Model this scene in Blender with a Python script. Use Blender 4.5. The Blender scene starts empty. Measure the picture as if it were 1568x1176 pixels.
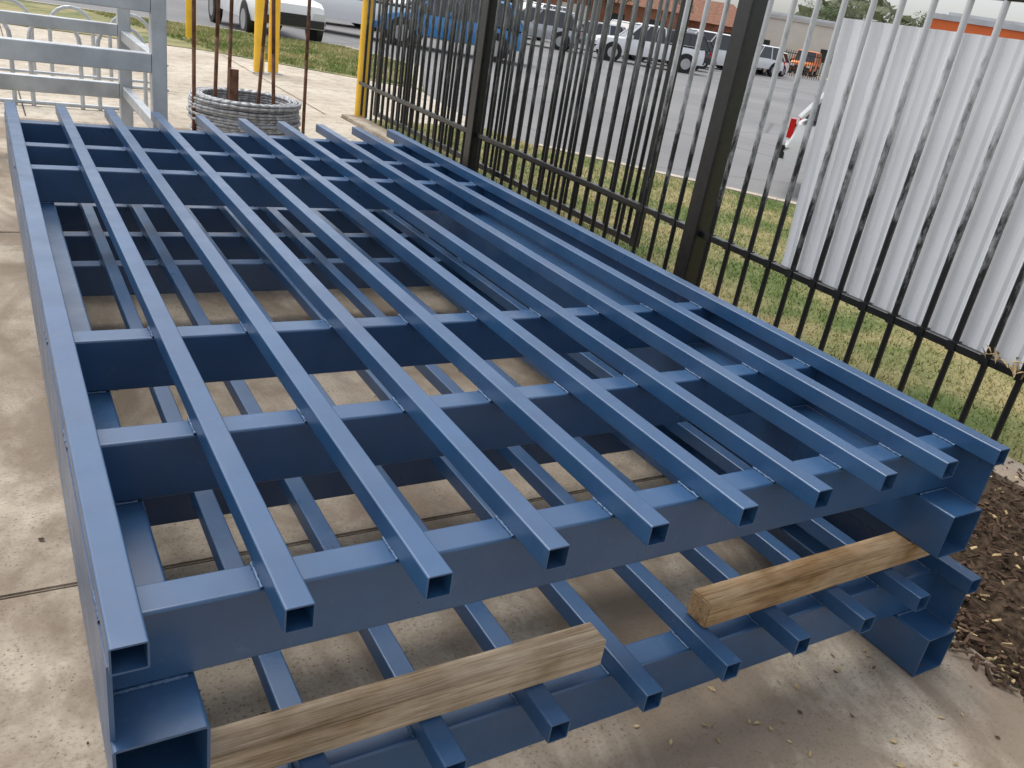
import bpy, bmesh, math, random
import numpy as np
from mathutils import Vector, Matrix
random.seed(7); np.random.seed(7)
R=random.uniform
scene=bpy.context.scene
col=scene.collection
CAM=Vector((-.1087,-1.0109,1.665))
G=.765

# ---------------------------------------------------------------- materials
def newmat(name):
    m=bpy.data.materials.new(name); m.use_nodes=True
    nt=m.node_tree; b=nt.nodes['Principled BSDF']
    return m,nt,b
def ramp(nt,fac,stops):
    r=nt.nodes.new('ShaderNodeValToRGB')
    while len(r.color_ramp.elements)<len(stops): r.color_ramp.elements.new(.5)
    for e,(p,c) in zip(r.color_ramp.elements,stops):
        e.position=p; e.color=(c[0],c[1],c[2],1)
    nt.links.new(fac,r.inputs[0]); return r
def coords(nt,scale=(1,1,1)):
    tc=nt.nodes.new('ShaderNodeTexCoord'); mp=nt.nodes.new('ShaderNodeMapping')
    mp.inputs['Scale'].default_value=scale
    nt.links.new(tc.outputs['Object'],mp.inputs[0]); return mp.outputs[0]
def noise(nt,vec,scale,detail=4,rough=.55,dist=0):
    n=nt.nodes.new('ShaderNodeTexNoise'); n.inputs['Scale'].default_value=scale
    n.inputs['Detail'].default_value=detail; n.inputs['Roughness'].default_value=rough
    n.inputs['Distortion'].default_value=dist
    nt.links.new(vec,n.inputs['Vector']); return n.outputs[0]
def mix(nt,a,b,fac,mode='MIX'):
    m=nt.nodes.new('ShaderNodeMix'); m.data_type='RGBA'; m.blend_type=mode
    for s,v in ((m.inputs[6],a),(m.inputs[7],b)):
        if isinstance(v,tuple): s.default_value=(v[0],v[1],v[2],1)
        else: nt.links.new(v,s)
    if isinstance(fac,(int,float)): m.inputs[0].default_value=fac
    else: nt.links.new(fac,m.inputs[0])
    return m.outputs[2]
def bump(nt,b,h,strength=.3,dist=.01):
    bp=nt.nodes.new('ShaderNodeBump'); bp.inputs['Strength'].default_value=strength
    bp.inputs['Distance'].default_value=dist
    nt.links.new(h,bp.inputs['Height']); nt.links.new(bp.outputs[0],b.inputs['Normal'])
def simple(name,c,rough=.5,metal=0,var=.25,scale=8,spec=.5,bumpk=0):
    m,nt,b=newmat(name); v=coords(nt); n=noise(nt,v,scale,3)
    r=ramp(nt,n,[(.3,tuple(x*(1-var) for x in c)),(.7,tuple(min(1,x*(1+var)) for x in c))])
    nt.links.new(r.outputs[0],b.inputs['Base Color'])
    b.inputs['Roughness'].default_value=rough; b.inputs['Metallic'].default_value=metal
    b.inputs['Specular IOR Level'].default_value=spec
    if bumpk: bump(nt,b,noise(nt,v,scale*6),bumpk)
    return m

def blue_mat():
    m,nt,b=newmat('blue_paint'); v=coords(nt)
    n=noise(nt,v,3.0,4,.6)
    c=ramp(nt,n,[(.3,(.016,.059,.143)),(.72,(.027,.090,.203))])
    n2=noise(nt,v,45,4,.7)
    d=ramp(nt,n2,[(.58,(0,0,0)),(.80,(1,1,1))])
    n3=noise(nt,v,1.4,3); d3=ramp(nt,n3,[(.40,(.02,.02,.02)),(.72,(.4,.4,.4))])
    f=mix(nt,d.outputs[0],d3.outputs[0],1.0,'MULTIPLY')
    out=mix(nt,c.outputs[0],(.24,.28,.34),f)
    n4=noise(nt,v,2.1,4,.6); d4=ramp(nt,n4,[(.48,(0,0,0)),(.8,(.16,.16,.16))])
    out=mix(nt,out,(.20,.24,.30),d4.outputs[0])
    nt.links.new(out,b.inputs['Base Color'])
    rr=ramp(nt,noise(nt,v,9,3),[(.3,(.26,.26,.26)),(.7,(.41,.41,.41))])
    nt.links.new(rr.outputs[0],b.inputs['Roughness'])
    b.inputs['Specular IOR Level'].default_value=.8
    return m
def concrete_mat(name,base=(.53,.465,.375),dark=(.36,.30,.235),stain=False):
    m,nt,b=newmat(name); v=coords(nt)
    big=noise(nt,v,.9,4,.6,.4); mid=noise(nt,v,6,5,.7); fine=noise(nt,v,90,4,.75)
    c=ramp(nt,big,[(.36,dark),(.62,base)]).outputs[0]
    md=ramp(nt,mid,[(.3,(.66,.64,.60)),(.5,(1,1,1)),(.75,(1.15,1.15,1.13))]).outputs[0]
    c=mix(nt,c,md,1.0,'MULTIPLY')
    fd=ramp(nt,fine,[(.32,(.50,.48,.45)),(.46,(1,1,1)),(.68,(1.12,1.12,1.12))]).outputs[0]
    c=mix(nt,c,fd,.85,'MULTIPLY')
    vo=nt.nodes.new('ShaderNodeTexVoronoi'); vo.inputs['Scale'].default_value=70
    nt.links.new(v,vo.inputs['Vector'])
    sp=ramp(nt,vo.outputs['Distance'],[(.14,(1,1,1)),(.26,(0,0,0))]).outputs[0]
    gate=ramp(nt,noise(nt,v,9,3),[(.44,(0,0,0)),(.58,(1,1,1))]).outputs[0]
    spf=mix(nt,sp,gate,1.0,'MULTIPLY')
    c=mix(nt,c,(.19,.15,.11),spf)
    if stain:
        s2=coords(nt,(.9,.45,1)); sn=noise(nt,s2,1.3,5,.7,.8)
        sr=ramp(nt,sn,[(.42,(0,0,0)),(.56,(.75,.75,.75))]).outputs[0]
        c=mix(nt,c,(.21,.16,.115),sr)
    nt.links.new(c,b.inputs['Base Color']); b.inputs['Roughness'].default_value=.88
    b.inputs['Specular IOR Level'].default_value=.25
    bump(nt,b,fine,.35,.004)
    return m
def asphalt_mat():
    m,nt,b=newmat('asphalt'); v=coords(nt)
    big=noise(nt,v,.25,4); fine=noise(nt,v,60,3,.8)
    c=ramp(nt,big,[(.3,(.18,.18,.185)),(.7,(.25,.247,.245))]).outputs[0]
    fd=ramp(nt,fine,[(.3,(.7,.7,.7)),(.7,(1.2,1.2,1.2))]).outputs[0]
    c=mix(nt,c,fd,1.0,'MULTIPLY')
    wv=nt.nodes.new('ShaderNodeTexVoronoi'); wv.feature='DISTANCE_TO_EDGE'; wv.inputs['Scale'].default_value=.22
    nt.links.new(v,wv.inputs['Vector'])
    cr=ramp(nt,wv.outputs['Distance'],[(.0,(1,1,1)),(.008,(0,0,0))]).outputs[0]
    c=mix(nt,c,(.12,.12,.12),cr)
    nt.links.new(c,b.inputs['Base Color']); b.inputs['Roughness'].default_value=.85
    return m
def grass_mat(name,g=(.12,.16,.05),d=(.34,.29,.14),thr=(.38,.60)):
    m,nt,b=newmat(name); v=coords(nt)
    n=noise(nt,v,1.1,4,.65,.3); f=noise(nt,v,40,3,.7)
    c=ramp(nt,n,[(thr[0],g),(thr[1],d)]).outputs[0]
    fd=ramp(nt,f,[(.3,(.65,.65,.65)),(.7,(1.25,1.25,1.25))]).outputs[0]
    c=mix(nt,c,fd,1.0,'MULTIPLY')
    nt.links.new(c,b.inputs['Base Color']); b.inputs['Roughness'].default_value=.8
    b.inputs['Specular IOR Level'].default_value=.2
    return m
def wood_mat(name,a,c1,c2,st0):
    m,nt,b=newmat(name); v=coords(nt,(1.2,34,34))
    n=noise(nt,v,2.2,5,.7,.35)
    c=ramp(nt,n,[(.28,a),(.45,c1),(.68,c2)]).outputs[0]
    v2=coords(nt,(1,1,1)); st=ramp(nt,noise(nt,v2,7,5),[(.35,st0),(.6,(1,1,1))]).outputs[0]
    c=mix(nt,c,st,1.0,'MULTIPLY')
    v3=coords(nt,(4,120,120)); fg=ramp(nt,noise(nt,v3,2,2),[(.35,(.58,.55,.52)),(.5,(1,1,1))]).outputs[0]
    c=mix(nt,c,fg,.75,'MULTIPLY')
    nt.links.new(c,b.inputs['Base Color']); b.inputs['Roughness'].default_value=.85
    b.inputs['Specular IOR Level'].default_value=.15
    bump(nt,b,n,.5,.003); return m
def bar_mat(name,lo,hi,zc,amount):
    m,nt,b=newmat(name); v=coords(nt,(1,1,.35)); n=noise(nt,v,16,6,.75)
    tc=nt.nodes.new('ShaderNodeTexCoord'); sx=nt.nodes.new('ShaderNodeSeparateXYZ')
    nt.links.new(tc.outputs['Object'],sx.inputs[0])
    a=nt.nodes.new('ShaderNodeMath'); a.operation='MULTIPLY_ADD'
    nt.links.new(sx.outputs[2],a.inputs[0]); a.inputs[1].default_value=.35; a.inputs[2].default_value=-.35*zc  # sky reflection painted into the colour: bars grow paler with height
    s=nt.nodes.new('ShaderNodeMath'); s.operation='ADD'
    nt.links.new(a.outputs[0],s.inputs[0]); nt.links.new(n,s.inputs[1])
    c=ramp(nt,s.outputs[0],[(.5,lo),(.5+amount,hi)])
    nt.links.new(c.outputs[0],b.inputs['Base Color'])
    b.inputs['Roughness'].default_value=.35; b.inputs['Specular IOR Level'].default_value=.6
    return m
M={}
M['blue']=blue_mat()
M['weld']=simple('weld_bead',(.06,.12,.22),.4,0,.4,200)
M['conc']=concrete_mat('concrete',stain=True)
M['conc2']=concrete_mat('driveway_concrete',(.58,.52,.43),(.46,.40,.32))
M['joint']=simple('joint_dirt',(.05,.04,.03),.9)
M['asphalt']=asphalt_mat()
M['grass']=grass_mat('grass_soil')
M['blade']=grass_mat('grass_blades',(.19,.26,.07),(.50,.44,.23),(.40,.63))
M['soil']=simple('garden_soil',(.060,.042,.028),.95,0,.7,30,.1,.6)
M['chip']=simple('bark_chips',(.085,.055,.038),.9,0,.7,9,.1)
M['wood']=wood_mat('weathered_pine',(.22,.16,.11),(.40,.31,.215),(.56,.46,.34),(.72,.66,.58))
M['wood2']=wood_mat('pine',(.22,.14,.075),(.42,.29,.165),(.56,.41,.25),(.68,.57,.44))
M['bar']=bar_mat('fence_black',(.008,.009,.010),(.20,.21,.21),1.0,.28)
M['barpale']=bar_mat('fence_weathered_sky_sheen',(.012,.013,.014),(.55,.56,.57),.86,.26)  # worn patches plus a painted sky sheen on the upper bars
M['black']=simple('black_powder_coat',(.012,.013,.014),.32,0,.4,20,.6)
M['white']=simple('white_sheet',(.82,.83,.84),.5,0,.04,2)
M['galv']=simple('galvanised_steel',(.50,.53,.55),.42,.5,.18,5)
M['wire']=simple('grey_wire',(.40,.41,.42),.5,.3,.3,20)
M['rust']=simple('rusty_steel',(.15,.07,.04),.85,0,.5,15)
M['yellow']=simple('yellow_paint',(.85,.50,.03),.45,0,.12,3)
M['red']=simple('red_paint',(.60,.04,.02),.4,0,.15,2)
M['glass']=simple('dark_glass',(.02,.025,.03),.06,0,.1,2,.8)
M['tyre']=simple('tyre_rubber',(.02,.02,.02),.8,0,.2,10)
M['rim']=simple('alloy_rim',(.45,.46,.47),.3,.8,.1,5)
M['cwhite']=simple('car_white',(.80,.81,.82),.2,0,.03,1,.7)
M['cblue']=simple('car_blue',(.03,.20,.48),.2,0,.1,1,.7)
M['cred']=simple('car_red',(.45,.02,.02),.2,0,.1,1,.7)
M['cdark']=simple('car_dark',(.03,.033,.038),.2,0,.1,1,.7)
M['csilver']=simple('car_silver',(.42,.44,.46),.25,.3,.05,1,.7)
M['corange']=simple('car_orange',(.80,.22,.03),.25,0,.1,1,.7)
M['lampred']=simple('tail_lamp',(.6,.02,.02),.15,0,.1,5)
M['lampw']=simple('head_lamp',(.7,.7,.7),.1,0,.1,5)
M['leaf']=simple('leaves',(.05,.085,.025),.6,0,.6,1.2,.3)
M['leaf2']=simple('leaves_olive',(.085,.10,.045),.6,0,.5,1.2,.3)
M['bark']=simple('bark',(.14,.10,.07),.9,0,.4,6,.2)
M['dry']=simple('dry_leaf',(.45,.34,.18),.8,0,.4,30,.2)
M['brick']=simple('brick_wall',(.28,.13,.08),.85,0,.25,3,.2)
M['orangewall']=simple('orange_wall',(.75,.17,.05),.7,0,.1,.5,.3)
M['render']=simple('cream_render',(.68,.66,.62),.8,0,.08,.6,.3)
M['roof']=simple('tile_roof',(.24,.12,.08),.8,0,.3,4,.2)
M['roofm']=simple('metal_roof',(.50,.51,.52),.5,.1,.1,1,.4)

# ---------------------------------------------------------------- mesh helpers
def obj(name,verts,faces,mat,parent=None,smooth=False,mats=None,mi=None):
    me=bpy.data.meshes.new(name); me.from_pydata([tuple(v) for v in verts],[],faces); me.update()
    o=bpy.data.objects.new(name,me); col.objects.link(o)
    for m in (mats or [mat]): me.materials.append(m)
    if mi is not None: me.polygons.foreach_set('material_index',mi)
    if smooth: me.polygons.foreach_set('use_smooth',[True]*len(me.polygons))
    if parent: o.parent=parent
    return o
def empty(name,loc=(0,0,0),rz=0):
    e=bpy.data.objects.new(name,None); col.objects.link(e); e.location=loc; e.rotation_euler=(0,0,rz); e.empty_display_size=.2
    return e
class MB:
    def __init__(s): s.v=[]; s.f=[]; s.m=[]
    def add(s,v,f,m=0):
        k=len(s.v); s.v+=[tuple(x) for x in v]; s.f+=[tuple(i+k for i in q) for q in f]; s.m+=[m]*len(f)
    def box(s,a,b,m=0,ch=0):
        x0,y0,z0=a;x1,y1,z1=b
        s.add([(x0,y0,z0),(x1,y0,z0),(x1,y1,z0),(x0,y1,z0),(x0,y0,z1),(x1,y0,z1),(x1,y1,z1),(x0,y1,z1)],
              [(0,3,2,1),(4,5,6,7),(0,1,5,4),(1,2,6,5),(2,3,7,6),(3,0,4,7)],m)
    def cyl(s,p0,p1,r0,r1=None,n=10,m=0,cap=True):
        r1=r0 if r1 is None else r1
        p0=Vector(p0);p1=Vector(p1);d=(p1-p0).normalized()
        a=d.orthogonal().normalized(); b=d.cross(a)
        v=[];f=[]
        for i in range(n):
            t=2*math.pi*i/n; w=a*math.cos(t)+b*math.sin(t)
            v.append(p0+w*r0); v.append(p1+w*r1)
        for i in range(n):
            j=(i+1)%n; f.append((2*i,2*j,2*j+1,2*i+1))
        if cap: f.append(tuple(2*i for i in range(n))[::-1]); f.append(tuple(2*i+1 for i in range(n)))
        s.add(v,f,m)
    def path(s,pts,r,n=8,m=0):
        for a,b in zip(pts[:-1],pts[1:]): s.cyl(a,b,r,r,n,m)
    def tube(s,p0,p1,w,h,wall=.004,rad=.006,m=0,up=Vector((0,0,1)),seg=3):
        p0=Vector(p0);p1=Vector(p1);d=(p1-p0).normalized()
        side=d.cross(up).normalized(); u=side.cross(d)
        def prof(w,h,r):
            o=[]
            for cx,cy,a0 in ((w/2-r,h/2-r,0),(-w/2+r,h/2-r,90),(-w/2+r,-h/2+r,180),(w/2-r,-h/2+r,270)):
                for k in range(seg+1):
                    a=math.radians(a0+90*k/seg); o.append((cx+r*math.cos(a),cy+r*math.sin(a)))
            return o
        po=prof(w,h,rad); pi=prof(w-2*wall,h-2*wall,max(rad-wall,.001)); n=len(po)
        v=[]
        for P in (p0,p1):
            for pr in (po,pi):
                v+=[P+side*x+u*y for x,y in pr]
        f=[]
        for i in range(n):
            j=(i+1)%n
            f.append((i,j,2*n+j,2*n+i)); f.append((n+j,n+i,3*n+i,3*n+j))
            f.append((j,i,n+i,n+j)); f.append((2*n+i,2*n+j,3*n+j,3*n+i))
        s.add(v,f,m)
    def make(s,name,mats,parent=None,smooth=False,loc=None,rz=0):
        if not isinstance(mats,list): mats=[mats]
        o=obj(name,s.v,s.f,None,parent,smooth,mats,s.m)
        if loc: o.location=loc
        if rz: o.rotation_euler=(0,0,rz)
        return o
def autosmooth(o,ang=35,wn=False):
    me=o.data; me.polygons.foreach_set('use_smooth',[True]*len(me.polygons))
    try: me.set_sharp_from_angle(angle=math.radians(ang))
    except Exception: pass
    if wn:
        w=o.modifiers.new('wn','WEIGHTED_NORMAL'); w.weight=100; w.keep_sharp=True
    return o

# ---------------------------------------------------------------- steel frame panels
XS=[i*.2457 for i in range(10)]
RY=[.155,.70,1.245,3.14,3.60,4.16]
def panel(ox,oy,top):
    root=empty('steel_frame_panel',(ox,oy,top))
    for i,x in enumerate(XS):
        b=MB(); jx=R(-.002,.002); w=.054 if i==0 else .05
        b.tube((x+jx,R(-.004,.004),-.025),(x+R(-.003,.003),4.42+R(-.004,.004),-.025),w,.05,.0032,.0045)
        autosmooth(b.make('picket_%d'%i,M['blue'],root),60,True)
    for i,y in enumerate(RY):
        b=MB(); b.tube((-.022,y,-.125),(2.234,y,-.125),.075,.148,.004,.007)
        autosmooth(b.make('cross_rail_%d'%i,M['blue'],root),60,True)
    for n,x0,x1 in (('left',-.03,.112),('right',2.098,2.24)):
        b=MB(); b.tube(((x0+x1)/2,0.0,-.2725),((x0+x1)/2,4.42,-.2725),x1-x0,.143,.005,.007)
        autosmooth(b.make('stile_%s'%n,M['blue'],root),60,True)
    b=MB()
    b.box((-.030,.02,-.2005),(-.0225,4.40,-.052)); b.box((2.2345,.02,-.2005),(2.242,4.40,-.052))
    b.make('side_plates',M['blue'],root)
    b=MB()
    for x in XS:
        for y in RY:
            for sx in (-1,1):
                xx=x+sx*.0265; n=9; pts=[]
                for k in range(n+1):
                    yy=y-.036+.072*k/n
                    pts.append((xx+R(-.0008,.0008),yy,-.0495+R(-.0008,.0008)))
                for a,c in zip(pts[:-1],pts[1:]): b.cyl(a,c,R(.0028,.0045),R(.0028,.0045),5,0,False)
    for y in RY:
        for x0,x1 in ((-.02,.10),(2.10,2.23)):
            for sy in (-1,1):
                for k in range(12):
                    xa=x0+(x1-x0)*k/12; b.cyl((xa,y+sy*.0385,-.199),(xa+(x1-x0)/12,y+sy*.0385,-.199),R(.003,.005),R(.003,.005),5,0,False)
    b.make('weld_beads',M['weld'],root,True)
    return root
panel(0,0,G)
panel(.06,-.05,.345)

# ---------------------------------------------------------------- timber
def timber(x0,x1,y0,y1,z0,z1,rz=0,mat='wood'):
    me=bmesh.new()
    bmesh.ops.create_cube(me,size=1)
    for v in me.verts: v.co=Vector(((v.co.x)*(x1-x0),(v.co.y)*(y1-y0),(v.co.z)*(z1-z0)))
    bmesh.ops.bevel(me,geom=me.edges[:],offset=.004,segments=2,affect='EDGES')
    m=bpy.data.meshes.new('timber_block'); me.to_mesh(m); me.free()
    o=bpy.data.objects.new('timber_block',m); col.objects.link(o); m.materials.append(M[mat])
    o.location=((x0+x1)/2,(y0+y1)/2,(z0+z1)/2); o.rotation_euler=(0,0,rz)
    return o
timber(-.01,.975,.06,.128,.3455,.4195)
timber(1.295,2.23,.075,.143,.3455,.4195,.01,'wood2')

# ---------------------------------------------------------------- ground
S=lambda x,y:(CAM.x+(x-CAM.x)*1.066,CAM.y+(y-CAM.y)*1.066)
def extr(name,poly,z0,z1,mat,parent=None):
    n=len(poly); v=[(x,y,z0) for x,y in poly]+[(x,y,z1) for x,y in poly]
    f=[tuple(range(n,2*n))]+[(i,(i+1)%n,n+(i+1)%n,n+i) for i in range(n)]
    o=obj(name,v,f,mat,parent)
    bm=bmesh.new(); bm.from_mesh(o.data); bmesh.ops.recalc_face_normals(bm,faces=bm.faces); bm.to_mesh(o.data); bm.free()
    return o
obj('ground',[(-600,-600,-.14),(600,-600,-.14),(600,600,-.14),(-600,600,-.14)],[(0,1,2,3)],M['grass'])
def slabs():
    b=bmesh.new()
    xs=[-14,-7,2.5]; ys=[-8,-1.9,1.15,4.55,8.2]
    for i in range(len(xs)-1):
        for j in range(len(ys)-1):
            g=.004
            r=bmesh.ops.create_cube(b,size=1)
            for v in r['verts']:
                v.co=Vector(((xs[i]+g if v.co.x<0 else xs[i+1]-g),(ys[j]+g if v.co.y<0 else ys[j+1]-g),(-.12 if v.co.z<0 else 0)))
            es=[e for e in b.edges if all(v in r['verts'] for v in e.verts) and all(v.co.z>-.01 for v in e.verts)]
            bmesh.ops.bevel(b,geom=es,offset=.006,segments=2,affect='EDGES')
    m=bpy.data.meshes.new('concrete_pavement'); b.to_mesh(m); b.free(); m.materials.append(M['conc'])
    o=bpy.data.objects.new('concrete_pavement',m); col.objects.link(o)
slabs()
obj('pavement_base',[(-14,-8,-.06),(2.49,-8,-.06),(2.49,8.2,-.06),(-14,8.2,-.06)],[(0,1,2,3)],M['joint'])
drive=extr('driveway',[(-14,8.21),(2.52,8.21),(2.52,7.3),(3.76,7.3),(3.76,9.72),(5.9,9.72),(6.5,13.4),(3.4,16),(-14,20)],-.12,-.004,M['conc2'])
for pa,pb in (((-14,10.6),(3.6,10.6)),((3.6,9.8),(3.6,15.5)),((0.2,8.3),(0.2,17)),((3.7,12.2),(6.2,12.2))):
    dd=Vector((pb[0]-pa[0],pb[1]-pa[1])).normalized()*.006
    obj('saw_cut',[(pa[0]-dd.y,pa[1]+dd.x,.0005),(pa[0]+dd.y,pa[1]-dd.x,.0005),(pb[0]+dd.y,pb[1]-dd.x,.0005),(pb[0]-dd.y,pb[1]+dd.x,.0005)],[(0,1,2,3)],M['joint'],drive)
road=[(30,-24),(8.0,6.1),(6.1,8.7),(6.5,12),(7.0,14.2),(8.6,18),(7.9,21),(0,22.9),(-60,34),(-60,90),(20,100),(60,60),(110,20),(60,-60)]
obj('road',[(x,y,-.128) for x,y in road],[tuple(range(len(road)))],M['asphalt'])
def strip(name,pts,w,z0,z1,mat):
    b=MB()
    for (x0,y0),(x1,y1) in zip(pts[:-1],pts[1:]):
        d=Vector((x1-x0,y1-y0)).normalized(); nx,ny=-d.y*w/2,d.x*w/2
        L=(Vector((x1-x0,y1-y0))).length; k=max(1,int(L/1.2))
        for i in range(k):
            a=i/k; c=(i+1)/k-.006/L*1.0
            ax,ay=x0+(x1-x0)*a,y0+(y1-y0)*a; cx,cy=x0+(x1-x0)*c,y0+(y1-y0)*c
            v=[(ax+nx,ay+ny,z0),(ax-nx,ay-ny,z0),(cx-nx,cy-ny,z0),(cx+nx,cy+ny,z0)]
            v+=[(p[0],p[1],z1) for p in v]
            b.add(v,[(4,5,6,7),(0,1,5,4),(1,2,6,5),(2,3,7,6),(3,0,4,7)])
    return b.make(name,mat)
strip('kerb',[(30,-24),(8.0,6.1),(6.15,8.7)],.16,-.13,.004,M['conc2'])
strip('kerb',[(6.6,13.6),(7.0,14.6),(8.5,18),(7.8,20.9),(0,22.8)],.16,-.13,.004,M['conc2'])
extr('grass_verge',[(4.02,-12),(19,-12),(7.9,6.05),(6.05,8.65),(5.9,9.7),(4.02,9.7)],-.13,-.006,M['grass'])
extr('grass_verge',[(3.5,16.1),(6.55,13.5),(7.0,14.7),(8.4,18),(7.7,20.8),(0,22.6),(-12,25),(-12,20.1)],-.13,-.006,M['grass'])
def inside(x,y,poly):
    c=False;n=len(poly)
    for i in range(n):
        x0,y0=poly[i];x1,y1=poly[i-1]
        if (y0>y)!=(y1>y) and x<(x1-x0)*(y-y0)/(y1-y0)+x0: c=not c
    return c
def blades(poly,n,h,w):
    xs=[p[0] for p in poly]; ys=[p[1] for p in poly]; v=[];f=[]
    k=0
    while k<n:
        x=R(min(xs),max(xs)); y=R(min(ys),max(ys))
        if not inside(x,y,poly): continue
        k+=1
        a=R(0,6.28); hh=h*R(.4,1.3); ww=w*R(.6,1.3); lx=R(-1,1)*hh*.9; ly=R(-1,1)*hh*.9
        i=len(v); ca,sa=math.cos(a)*ww,math.sin(a)*ww
        v+=[(x-ca,y-sa,-.01),(x+ca,y+sa,-.01),(x+lx,y+ly,hh-.01)]; f.append((i,i+1,i+2))
    return v,f
v,f=blades([(4.05,.2),(12,.2),(7.85,6.0),(6.05,8.6),(5.9,9.6),(4.05,9.6)],80000,.032,.005)
obj('grass_tufts',v,f,M['blade'])
v,f=blades([(3.6,16.1),(6.55,13.7),(7.0,14.8),(8.3,18),(7.6,20.6),(2,21.9)],22000,.06,.012)
obj('grass_tufts',v,f,M['blade'])
# garden bed
nx,ny=46,200; v=[];f=[]
for j in range(ny+1):
    for i in range(nx+1):
        x=2.505+(4.0-2.505)*i/nx; y=-5+12.28*j/ny
        e=min(1,(x-2.505)/.15)
        z=-.02+e*(.03+.02*math.sin(x*7+y*3)+R(-.014,.014))
        v.append((x,y,z))
for j in range(ny):
    for i in range(nx):
        a=j*(nx+1)+i; f.append((a,a+1,a+nx+2,a+nx+1))
obj('garden_bed',v,f,M['soil'],smooth=True)
b=MB()
for k in range(6500):
    x=R(2.5,3.98) if k%9 else R(2.40,2.6); y=R(-1.2,5) if k%3 else R(-.5,1.2)
    l=R(.004,.02);w=R(.002,.008);t=R(.001,.004)
    if k%12==0: l*=1.8
    a=Vector((l,0,0));c=Vector((0,w,0));d=Vector((0,0,t))
    rot=Matrix.Rotation(R(0,6.28),3,'Z')@Matrix.Rotation(R(-.6,.6),3,'Y')@Matrix.Rotation(R(-.5,.5),3,'X')
    p=Vector((x,y,(.02 if x>2.56 else .003)+R(0,.02)))
    vs=[p+rot@(a*i+c*j+d*q) for i,j,q in ((-1,-1,-1),(1,-.6,-1),(1,.8,-1),(-1,1,-1),(-1,-1,1),(1,-.6,1),(1,.8,1),(-1,1,1))]
    b.add(vs,[(4,5,6,7),(0,1,5,4),(1,2,6,5),(2,3,7,6),(3,0,4,7)],0 if R(0,1)<.93 else 1)
b.make('bark_mulch',[M['chip'],M['dry']])
b=MB()
for k in range(260):
    x,y=(R(-1.2,2.45),R(-1.0,6)) if k%3 else (R(1.2,2.45),R(-.7,.2))
    a=R(0,6.28); l=R(.003,.014); w=l*R(.3,.6)
    ca,sa=math.cos(a),math.sin(a)
    P=[(l,0),(0,w),(-l,0),(0,-w)]
    b.add([(x+px*ca-py*sa,y+px*sa+py*ca,.003+R(0,.006)) for px,py in P],[(0,1,2,3)],0 if k%3==0 else 1)
b.make('fallen_leaves',[M['dry'],M['chip']])
b=MB()
for q in range(4):
    p=Vector((R(1.28,1.36),R(-.35,-.2),.006)); a=R(0,6.28); pts=[p.copy()]
    for k in range(16):
        a+=R(-.6,.7); p=p+Vector((math.cos(a)*.014,math.sin(a)*.014,0)); p.z=.006+R(0,.012); pts.append(p.copy())
    b.path(pts,.0008,5)
b.make('wire_offcut',M['wire'])

# ---------------------------------------------------------------- steel picket fence
FX=3.9
fence=empty('steel_picket_fence')
b=MB(); y=-1.9
ypos=[]
while y<3.75: ypos.append(y); y+=.18
for y in ypos:
    if abs(y-3.1)<.1 or abs(y+.15)<.1: continue
    dx=R(-.004,.004)
    b.cyl((FX+dx,y,.09),(FX+R(-.004,.004),y+R(-.006,.006),2.2),.0165,None,12)
    b.cyl((FX+dx,y,2.2),(FX+dx,y,2.3),.0165,.002,12)
autosmooth(b.make('pickets_weathered_sky_sheen',M['barpale'],fence))
b=MB(); y=3.9
while y<9.4:
    if abs(y-6.35)>.1:
        b.cyl((FX,y,.09),(FX,y+R(-.01,.01),2.2),.0165,None,12); b.cyl((FX,y,2.2),(FX,y,2.3),.0165,.002,12)
    y+=.165
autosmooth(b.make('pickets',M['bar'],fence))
b=MB()
for z in (.465,2.03): b.tube((FX,-1.98,z),(FX,9.45,z),.04,.042,.003,.006)
autosmooth(b.make('rails',M['black'],fence),60,True)
b=MB()
for y in (-.15,3.1,6.35):
    b.tube((FX,y,-.02),(FX,y,2.35),.125,.125,.004,.008,up=Vector((0,1,0)))
    b.box((FX-.068,y-.068,2.35),(FX+.068,y+.068,2.365))
autosmooth(b.make('posts',M['black'],fence),60,True)
b=MB()
for y in ypos: b.box((FX-.026,y-.022,.44),(FX+.026,y+.022,.49))
b.make('rail_clips',M['black'],fence)
gate=empty('sliding_gate')
b=MB(); y=4.05
while y<9.3:
    b.cyl((4.1,y,.16),(4.1,y+R(-.01,.01),2.15),.0155,None,12); b.cyl((4.1,y,2.15),(4.1,y,2.24),.0155,.002,12)
    y+=.15
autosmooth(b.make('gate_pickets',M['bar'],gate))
b=MB()
for z in (.13,.40,1.98): b.tube((4.1,3.93,z),(4.1,9.35,z),.045,.05,.003,.006)
for y in (3.93,9.35): b.tube((4.1,y,.1),(4.1,y,2.05),.06,.06,.003,.006,up=Vector((0,1,0)))
autosmooth(b.make('gate_frame',M['black'],gate),60,True)
b=MB(); vs=[];fs=[]; n=260
for i in range(n+1):
    y=-1.85+(2.36+1.85)*i/n
    ph=(y/.18*2)%1.0; xx=FX+.036+.012*(1 if .35<ph<.65 else 0)
    yt=y+max(0,(i/n-.8)/.2)*.08
    vs+=[(xx,y,.455),(xx,yt,1.86)]
fs=[(2*i,2*i+1,2*i+3,2*i+2) for i in range(n)]
b.add(vs,fs); o=b.make('white_corrugated_sheet',M['white'])
so=o.modifiers.new('s','SOLIDIFY'); so.thickness=.002
b=MB()
for k in range(16):
    p=Vector((FX-.03+R(-.03,.02),.86+R(-.13,.13),.5+R(-.03,.04))); rot=Matrix.Rotation(R(0,6),3,'Z')@Matrix.Rotation(R(-1.2,1.2),3,'Y')
    l=R(.02,.05);w=l*.3
    b.add([p+rot@Vector(q) for q in ((l,0,0),(0,w,.006),(-l,0,0),(0,-w,.006))],[(0,1,2,3)])
b.make('dried_leaves',M['dry'])
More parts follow.
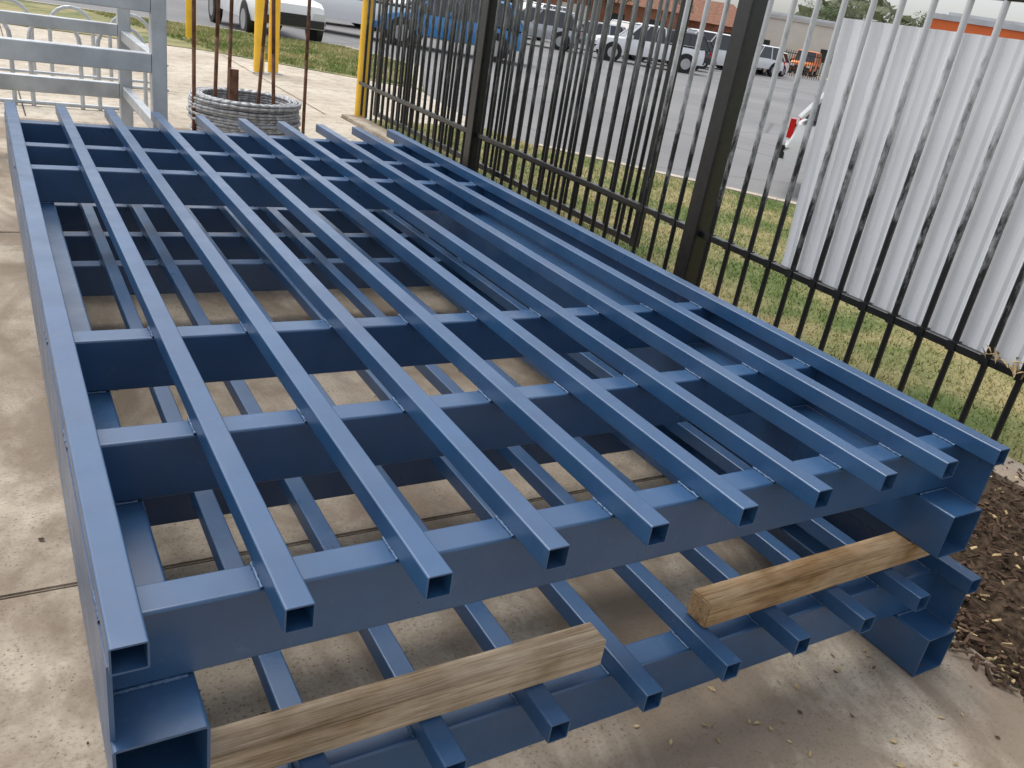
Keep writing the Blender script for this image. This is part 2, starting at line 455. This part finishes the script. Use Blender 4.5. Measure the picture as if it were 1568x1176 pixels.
extr('fence_plinth',[(3.78,-5),(4.02,-5),(4.02,9.7),(3.78,9.7)],-.1,.035,M['conc'])

# ---------------------------------------------------------------- yellow gate post, bollards
def yellowpost(name,x,y,h,r):
    e=empty(name,(x,y,0)); b=MB()
    b.cyl((0,0,-.05),(0,0,h),r,r,24); b.cyl((0,0,h),(0,0,h+r*.35),r,r*.55,24)
    autosmooth(b.make('post',M['yellow'],e),40)
    b=MB(); b.box((-r*1.5,-r*1.5,-.02),(r*1.5,r*1.5,.012)); b.make('base_plate',M['galv'],e)
yellowpost('yellow_gate_post',4.02,9.68,2.4,.075)
yellowpost('bollard',3.72,13.5,1.35,.085); yellowpost('bollard',3.98,13.62,1.35,.085)
yellowpost('bollard',3.5,17.8,1.2,.10)

# ---------------------------------------------------------------- galvanised stillage
st=empty('galvanised_steel_stillage')
b=MB(); x0,x1,y0,y1=-1.6,.88,5.2,6.8; UP=Vector((0,1,0))
for x in (x0,x1):
    for y in (y0,y1): b.tube((x,y,0.0),(x,y,1.9),.095,.095,.004,.008,up=UP)
for z,h in ((.945,.12),(1.30,.10)):
    b.tube((x0+.05,y0,z),(x1-.05,y0,z),.094,h,.004,.008)
for z,h in ((.52,.12),(.98,.09),(1.30,.07)):
    b.tube((x0+.05,y1,z),(x1-.05,y1,z),.08,h,.004,.008)
for z,h in ((.52,.08),(.945,.08),(1.28,.08)):
    for x in (x0,x1): b.tube((x,y0+.05,z),(x,y1-.05,z),.06,h,.004,.008)
for x in (x0,x1):
    for y in (y0,y1): b.box((x-.08,y-.08,0.0),(x+.08,y+.08,.012))
autosmooth(b.make('frame',M['galv'],st),60,True)
def hoops(name,x,y,n,dx,mat):
    e=empty(name,(x,y,0)); b=MB()
    for k in range(n):
        pts=[(k*dx,0,0)]+[(k*dx+.22-.22*math.cos(a),0,.62+.22*math.sin(a)) for a in [math.pi*i/10 for i in range(11)]]+[(k*dx+.44,0,0)]
        b.path(pts,.021,8)
    b.cyl((-.2,0,.03),((n-1)*dx+.64,0,.03),.02); b.cyl((-.2,0,.32),((n-1)*dx+.64,0,.32),.015)
    autosmooth(b.make('hoops',mat,e),50)
hoops('bicycle_rack',-1.9,10.5,6,.62,M['galv'])
hoops('bicycle_rack',-.9,8.9,4,.6,M['galv'])
b=MB(); b.cyl((-.9,12.9,0),(-.9,12.9,.95),.30,.30,24); b.cyl((-.9,12.9,.95),(-.9,12.9,1.0),.31,.28,24); b.cyl((-.9,12.9,.45),(-.9,12.9,.5),.31,.31,24)
autosmooth(b.make('red_drum',M['red']))

# ---------------------------------------------------------------- wire coils + rusty rods
coil=empty('steel_wire_coil',(2.05,7.6,0)); b=MB()
for L in range(17):
    dx,dy=R(-.02,.02),R(-.02,.02)
    for q in range(4):
        r=.50-q*.03+R(-.008,.008); cx,cy=dx+R(-.006,.006),dy+R(-.006,.006); z=.02+L*.026
        pts=[(cx+r*math.cos(a),cy+r*math.sin(a),z+R(-.003,.003)) for a in [2*math.pi*i/36 for i in range(37)]]
        b.path(pts,.0145,6)
b.make('windings',M['wire'],coil,True)
rods=empty('rusty_starter_rods'); b=MB()
for x,y,h,lx,hook in ((1.55,7.5,1.7,.0,1),(1.75,7.6,1.9,.05,0),(1.9,7.7,2.1,.04,1),(2.2,7.8,1.8,.1,1),(2.3,7.5,1.75,-.06,1),(2.75,8.0,1.6,.0,1)):
    pts=[(x,y,0),(x+lx*.5,y,h*.5),(x+lx,y,h)]
    if hook: pts+=[(x+lx-.08+.08*math.cos(t),y,h+.08*math.sin(t)) for t in [math.pi*i/6 for i in range(1,7)]]+[(x+lx-.16,y,h-.2)]
    b.path(pts,.018,8)
b.make('rods',M['rust'],rods,True)
b=MB(); b.box((1.86,7.45,0),(1.94,7.47,.70)); b.box((1.86,7.472,0),(1.88,7.53,.70)); b.make('rusty_bracket',M['rust'])

# ---------------------------------------------------------------- vehicles
def loft(b,secs,m,capm=None):
    n=len(secs[0]); base=[p for s in secs for p in s]; f=[]
    for i in range(len(secs)-1):
        for j in range(n):
            k=(j+1)%n; f.append((i*n+j,i*n+k,(i+1)*n+k,(i+1)*n+j))
    f.append(tuple(range(n))[::-1]); f.append(tuple((len(secs)-1)*n+j for j in range(n)))
    b.add(base,f,m)
def car(name,x,y,heading,paint,kind='hatch',z=-.128):
    e=empty(name,(x,y,z),heading)
    L,W,H={'hatch':(4.2,1.76,1.5),'suv':(4.6,1.85,1.75),'ute':(5.2,1.85,1.8),'van':(4.9,1.9,1.98),'jeep':(4.0,1.8,1.85)}[kind]
    hw=W/2; gc=.25 if kind in('hatch','van') else .42; belt=H*.60
    if kind=='jeep': prof=[(-L/2,.95),(-L/2+.1,1.05),(L*.2,1.05),(L*.25,1.05),(L/2-.1,1.0),(L/2,.9)]; cab=[(-L/2+.05,-L/2+.1),(L*.2,L*.14)]
    elif kind=='ute': prof=[(-L/2,1.05),(-L/2+.05,1.12),(-.2,1.12),(L*.2,1.1),(L/2-.5,1.02),(L/2-.1,.92),(L/2,.7)]; cab=[(-.7,-.55),(L*.24,.55)]
    elif kind=='van': prof=[(-L/2,1.1),(-L/2+.05,1.15),(L*.3,1.1),(L/2-.25,.95),(L/2,.7)]; cab=[(-L/2+.03,-L/2+.12),(L*.42,L*.24)]
    else: prof=[(-L/2,.75),(-L/2+.08,.95),(-L*.2,belt),(L*.2,belt),(L/2-.45,belt-.12),(L/2-.1,belt-.28),(L/2,belt-.45)]; cab=[(-L/2+.1,-L/2+.55),(L*.26,L*.08)]
    b=MB(); secs=[]
    for px,pz in prof:
        t=abs(px)/(L/2); w=hw*(1-.09*max(0,t-.8)/.2)
        secs.append([(px,-w*.96,gc),(px,-w,gc+.2),(px,-w,pz-.18),(px,-w*.95,pz-.03),(px,-w*.8,pz),(px,w*.8,pz),(px,w*.95,pz-.03),(px,w,pz-.18),(px,w,gc+.2),(px,w*.96,gc)])
    loft(b,secs,0)
    if kind=='ute': b.box((-L/2+.06,-hw+.08,1.121),(-.75,hw-.08,1.16),1)
    zb=(max(p[1] for p in prof))-.04
    (rb,rt),(fb,ft)=cab
    wb=hw*.93;wt=hw*.78
    v=[(rb,-wb,zb),(rb,wb,zb),(fb,wb,zb),(fb,-wb,zb),(rt,-wt,H-.05),(rt,wt,H-.05),(ft,wt,H-.05),(ft,-wt,H-.05)]
    b.add(v,[(0,1,5,4),(1,2,6,5),(2,3,7,6),(3,0,4,7)],2)
    rv=[(rt-.04,-wt-.02,H-.06),(rt-.04,wt+.02,H-.06),(ft+.05,wt+.02,H-.06),(ft+.05,-wt-.02,H-.06),(rt+.1,-wt+.1,H),(rt+.1,wt-.1,H),(ft-.1,wt-.1,H),(ft-.1,-wt+.1,H)]
    b.add(rv,[(0,1,5,4),(1,2,6,5),(2,3,7,6),(3,0,4,7),(4,5,6,7)],0)
    for sgn in (-1,1):
        for fr in (0,.34,.67,1):
            xb=rb+(fb-rb)*fr; xt=rt+(ft-rt)*fr
            b.cyl((xb,sgn*(wb+.005),zb),(xt,sgn*(wt+.005),H-.05),.045,.035,6,0)
    for sgn in (-1,1):
        for wx in (-L/2+.85,L/2-.85):
            r=.33 if kind in('hatch','van') else .40
            b.cyl((wx,sgn*(hw-.16),r+.02),(wx,sgn*(hw+.006),r+.02),r+.035,None,24,1)
            b.cyl((wx,sgn*(hw-.2),r),(wx,sgn*(hw+.02),r),r,None,24,3)
            b.cyl((wx,sgn*(hw-.1),r),(wx,sgn*(hw+.028),r),r*.6,None,16,4)
        b.box((-L/2-.015,sgn*(hw*.91-.11)-.1,.74),(-L/2+.06,sgn*(hw*.91-.11)+.1,.98),5)
        b.box((L/2-.08,sgn*(hw-.25)-.16,.62),(L/2+.012,sgn*(hw-.25)+.16,.78),6)
        b.box((fb-.3,sgn*(hw+.09)-.08,zb+.02),(fb-.2,sgn*(hw+.09)+.08,zb+.16),0)
    b.box((L/2-.03,-.45,.5),(L/2+.02,.45,.72),1); b.box((-L/2-.05,-hw*.9,gc+.05),(-L/2+.02,hw*.9,gc+.22),1)
    b.box((L/2-.02,-hw*.85,gc+.02),(L/2+.06,hw*.85,gc+.2),1 if kind in('ute','jeep') else 0)
    b.box((-L/2-.022,-.24,.62),(-L/2-.005,.24,.73),6)
    if kind=='jeep': b.cyl((-L/2-.02,0,.95),(-L/2-.22,0,.95),.38,None,24,3)
    o=b.make('body',[paint,M['black'],M['glass'],M['tyre'],M['rim'],M['lampred'],M['lampw']],e)
    autosmooth(o,30)
    return e
rd=math.atan2(.8,-.6)
def P(x,y): return S(x,y)
car('blue_parked_car',*P(12.0,23.4),rd+.35,M['cblue'],'suv')
car('white_utility_truck',*P(6.0,21.9),rd+2.5,M['cwhite'],'ute')
car('white_utility_truck',*P(9.6,25.5),rd+.3,M['cwhite'],'ute')
car('red_hatchback',*P(10.6,30),rd+.9,M['cred'],'hatch')
car('white_parked_car',*P(10.2,5.2),math.atan2(-.8,.6),M['cwhite'],'suv')
cars=[('silver_parked_car',14.5,30.5,.4,'csilver','hatch'),('white_utility_truck',25,30.5,.5,'cwhite','ute'),('dark_parked_car',31.5,36,.7,'cdark','hatch'),
 ('white_parked_car',41.5,39.5,1.2,'cwhite','hatch'),('dark_suv',28.5,33.5,.5,'cdark','suv'),('white_van',35,37.5,.6,'cwhite','van'),('white_parked_car',38.5,37.8,.9,'cwhite','suv'),
 ('silver_parked_car',27,37.5,.2,'csilver','hatch'),('silver_parked_car',22,35,.2,'csilver','suv'),('dark_parked_car',19.5,35.5,1.2,'cdark','hatch'),
 ('white_parked_car',16.5,34,.3,'cwhite','hatch'),('dark_suv',43,42,1.5,'cdark','suv'),('orange_offroad_car',74,63,1.6,'corange','jeep'),
 ('white_parked_car',33,43,1.5,'cwhite','suv'),('red_parked_car',24.5,41,1.3,'cred','hatch'),('white_van',29,46,1.4,'cwhite','van'),('dark_parked_car',37,48,1.5,'cdark','suv'),
 ('silver_parked_car',46,47,1.5,'csilver','hatch'),('white_parked_car',50,50,1.5,'cwhite','suv'),('blue_parked_car',42,51,1.5,'cblue','hatch'),('dark_parked_car',55,52,1.4,'cdark','hatch'),('white_parked_car',20,43,1.4,'cwhite','suv'),
 ('orange_offroad_car',53,46.5,1.5,'corange','jeep')]
for n,x,y,a,m,k in cars: car(n,*P(x,y),rd+a,M[m],k)
def bin_(x,y):
    e=empty('wheelie_bin',(x,y,-.12)); b=MB()
    b.add([(-.25,-.3,.08),(.25,-.3,.08),(.25,.3,.08),(-.25,.3,.08),(-.3,-.37,1),(.3,-.37,1),(.3,.37,1),(-.3,.37,1)],[(0,3,2,1),(0,1,5,4),(1,2,6,5),(2,3,7,6),(3,0,4,7),(4,5,6,7)])
    b.box((-.32,-.4,1.003),(.32,.42,1.06)); b.cyl((-.3,.33,.1),(.3,.33,.1),.1); b.cyl((-.25,.45,.98),(.25,.45,.98),.02)
    b.make('bin',M['cdark'],e)
bin_(55,50); bin_(56,49.2)
b=MB()
for k in range(70):
    t=k*.16; b.cyl((47+t*.8,46.5-t*.6+.0,-.12),(47+t*.8,46.5-t*.6,1.6),.025,None,5)
for z in (.2,1.4): b.cyl((47,46.5,z),(56,39.8,z),.03)
b.make('black_boundary_fence',M['black'])

obj('far_footpath',[(18,75,-.10),(80,28.5,-.10),(86,33,-.10),(24,80,-.10)],[(0,1,2,3)],M['conc2'])
def building(name,x,y,rz,w,d,h,wall,roofm,kind='gable',door=True):
    e=empty(name,(x,y,-.12),rz); b=MB()
    b.box((-w/2,-d/2,0),(w/2,d/2,h)); b.make('walls',wall,e)
    b=MB()
    if kind=='gable':
        o=.5; rh=h+d*.22; h=h+.004
        b.add([(-w/2-o,-d/2-o,h),(w/2+o,-d/2-o,h),(w/2+o,d/2+o,h),(-w/2-o,d/2+o,h),(-w/2+1.5,0,rh),(w/2-1.5,0,rh)],[(0,1,5,4),(1,2,5),(2,3,4,5),(3,0,4),(0,3,2,1)])
    else:
        b.box((-w/2-.15,-d/2-.15,h+.004),(w/2+.15,d/2+.15,h+.35)); b.box((-w/2+1,-d/2+1,h+.352),(w/2-1,d/2-1,h+.6))
    b.make('roof',roofm,e)
    b=MB(); n=max(2,int(w/3.2))
    for k in range(n):
        cx=-w/2+(k+.5)*w/n
        if door and k%3==1:
            b.box((cx-1.1,-d/2-.04,0),(cx+1.1,-d/2+.02,min(h-.6,2.8)),1)
        else:
            b.box((cx-.75,-d/2-.03,1.0),(cx+.75,-d/2+.02,2.2),0); b.box((cx-.82,-d/2-.06,.92),(cx+.82,-d/2-.031,1.0),1)
    b.box((-w/2-.03,-d/4-.6,1.0),(-w/2+.02,-d/4+.6,2.2),0)
    b.make('openings',[M['glass'],M['render']],e)
FR=math.atan2(-.6,.8)
building('brick_house',47,66,FR,14,9,3.0,M['brick'],M['roof'])
building('brick_house',58,66,FR,10,9,2.7,M['brick'],M['roof'])
building('cream_warehouse',74,63.5,FR-.1,16,10,4.2,M['render'],M['roofm'],'flat')
building('orange_warehouse',66,38,FR-.3,14,12,5.2,M['orangewall'],M['roofm'],'flat')
building('cream_house',28,70,FR,14,9,3.0,M['render'],M['roof'])
building('brick_warehouse',5,62,-.2,26,12,5,M['brick'],M['roofm'],'flat')
building('cream_warehouse',100,50,FR-.4,20,12,3.6,M['render'],M['roofm'],'flat')
def tree(x,y,h,r,leafm,name='tree'):
    e=empty(name,(x,y,-.12)); b=MB()
    th=h*.42; b.cyl((0,0,0),(R(-.2,.2),R(-.2,.2),th),h*.03,h*.02,10)
    cl=[]
    for k in range(9):
        a=R(0,6.28); el=R(.3,1.2); rr=r*R(.4,.85)
        p=Vector((math.cos(a)*rr*math.cos(el),math.sin(a)*rr*math.cos(el),th+(h-th)*.25+(h-th)*.55*math.sin(el)))
        b.cyl((0,0,th*R(.75,1)),p,h*.013,h*.004,6); cl.append(p)
        for q in range(3):
            pp=p+Vector((R(-1,1),R(-1,1),R(-.4,.7)))*r*.4; b.cyl(p,pp,h*.005,h*.002,5); cl.append(pp)
    b.make('trunk_and_limbs',M['bark'],e)
    b=MB()
    for p in cl:
        cr=r*R(.16,.34)
        for k in range(190):
            d=Vector((R(-1,1),R(-1,1),R(-1,1)))
            if d.length>1: continue
            q=p+d*cr; s=R(.07,.15)*max(1,h/7)*.8
            u=Vector((R(-1,1),R(-1,1),R(-1,1))).normalized(); w=u.orthogonal().normalized()
            b.add([q-u*s,q+w*s*.5,q+u*s,q-w*s*.5],[(0,1,2,3)])
    b.make('foliage',leafm,e)
for x,y,h,r,m in ((38,62,6,3,'leaf'),(44,60,5,2.6,'leaf2'),(31,58,6.5,3,'leaf'),(25,60,7,3.4,'leaf2'),(52,63,4.5,2.4,'leaf2'),(72,51,6.4,2.6,'leaf'),(83,72,7,3.4,'leaf'),
                  (95,80,8,4,'leaf2'),(18,56,7,3.4,'leaf'),(10,52,7,3,'leaf'),(125,80,9,5,'leaf2')):
    tree(x,y,h,r,M[m])
b=MB()
for k in range(9000):
    t=R(0,1); a=math.radians(5+t*100); D=R(150,175)
    hh=6+3*math.sin(t*23)+2*math.sin(t*57+1)
    q=Vector((math.cos(a)*D,math.sin(a)*D,R(0,1)**.8*hh)); s=R(.8,1.7)
    u=Vector((R(-1,1),R(-1,1),R(-.6,.6))).normalized(); w=u.orthogonal().normalized()
    b.add([q-u*s,q+w*s*.6,q+u*s,q-w*s*.6],[(0,1,2,3)])
b.make('distant_trees',M['leaf2'])

# ---------------------------------------------------------------- light
w=bpy.data.worlds.new('World'); scene.world=w; w.use_nodes=True
nt=w.node_tree; bg=nt.nodes['Background']
sky=nt.nodes.new('ShaderNodeTexSky'); sky.sky_type='NISHITA'; sky.sun_disc=False
SE,SA=62,math.radians(-25)
sky.sun_elevation=math.radians(SE); sky.sun_rotation=SA
sky.air_density=1.0; sky.dust_density=3.0; sky.ozone_density=1.0
hs=nt.nodes.new('ShaderNodeHueSaturation'); hs.inputs['Saturation'].default_value=.3; hs.inputs['Value'].default_value=1.6
nt.links.new(sky.outputs[0],hs.inputs['Color']); nt.links.new(hs.outputs[0],bg.inputs[0])
bg.inputs[1].default_value=.15
sl=bpy.data.lights.new('sun','SUN'); sl.energy=1.3; sl.angle=math.radians(35); sl.color=(1,.95,.88)
so=bpy.data.objects.new('sun',sl); col.objects.link(so)
d=Vector((math.sin(SA)*math.cos(math.radians(SE)),math.cos(SA)*math.cos(math.radians(SE)),math.sin(math.radians(SE))))
so.rotation_euler=d.to_track_quat('Z','Y').to_euler()

# ---------------------------------------------------------------- camera
cd=bpy.data.cameras.new('camera'); co=bpy.data.objects.new('camera',cd); col.objects.link(co)
right=Vector((.85748799,-.49128443,.15282004)); up=Vector((.08507798,.42832942,.89960861)); fw=Vector((.50742102,.75840195,-.40908482))
mat=Matrix((right,up,-fw)).transposed().to_4x4(); mat.translation=CAM
co.matrix_world=mat
cd.sensor_width=36; cd.lens=1289/1568*36; cd.clip_end=2000; cd.clip_start=.05
scene.camera=co
scene.view_settings.view_transform='Standard'; scene.view_settings.look='None'; scene.view_settings.exposure=0
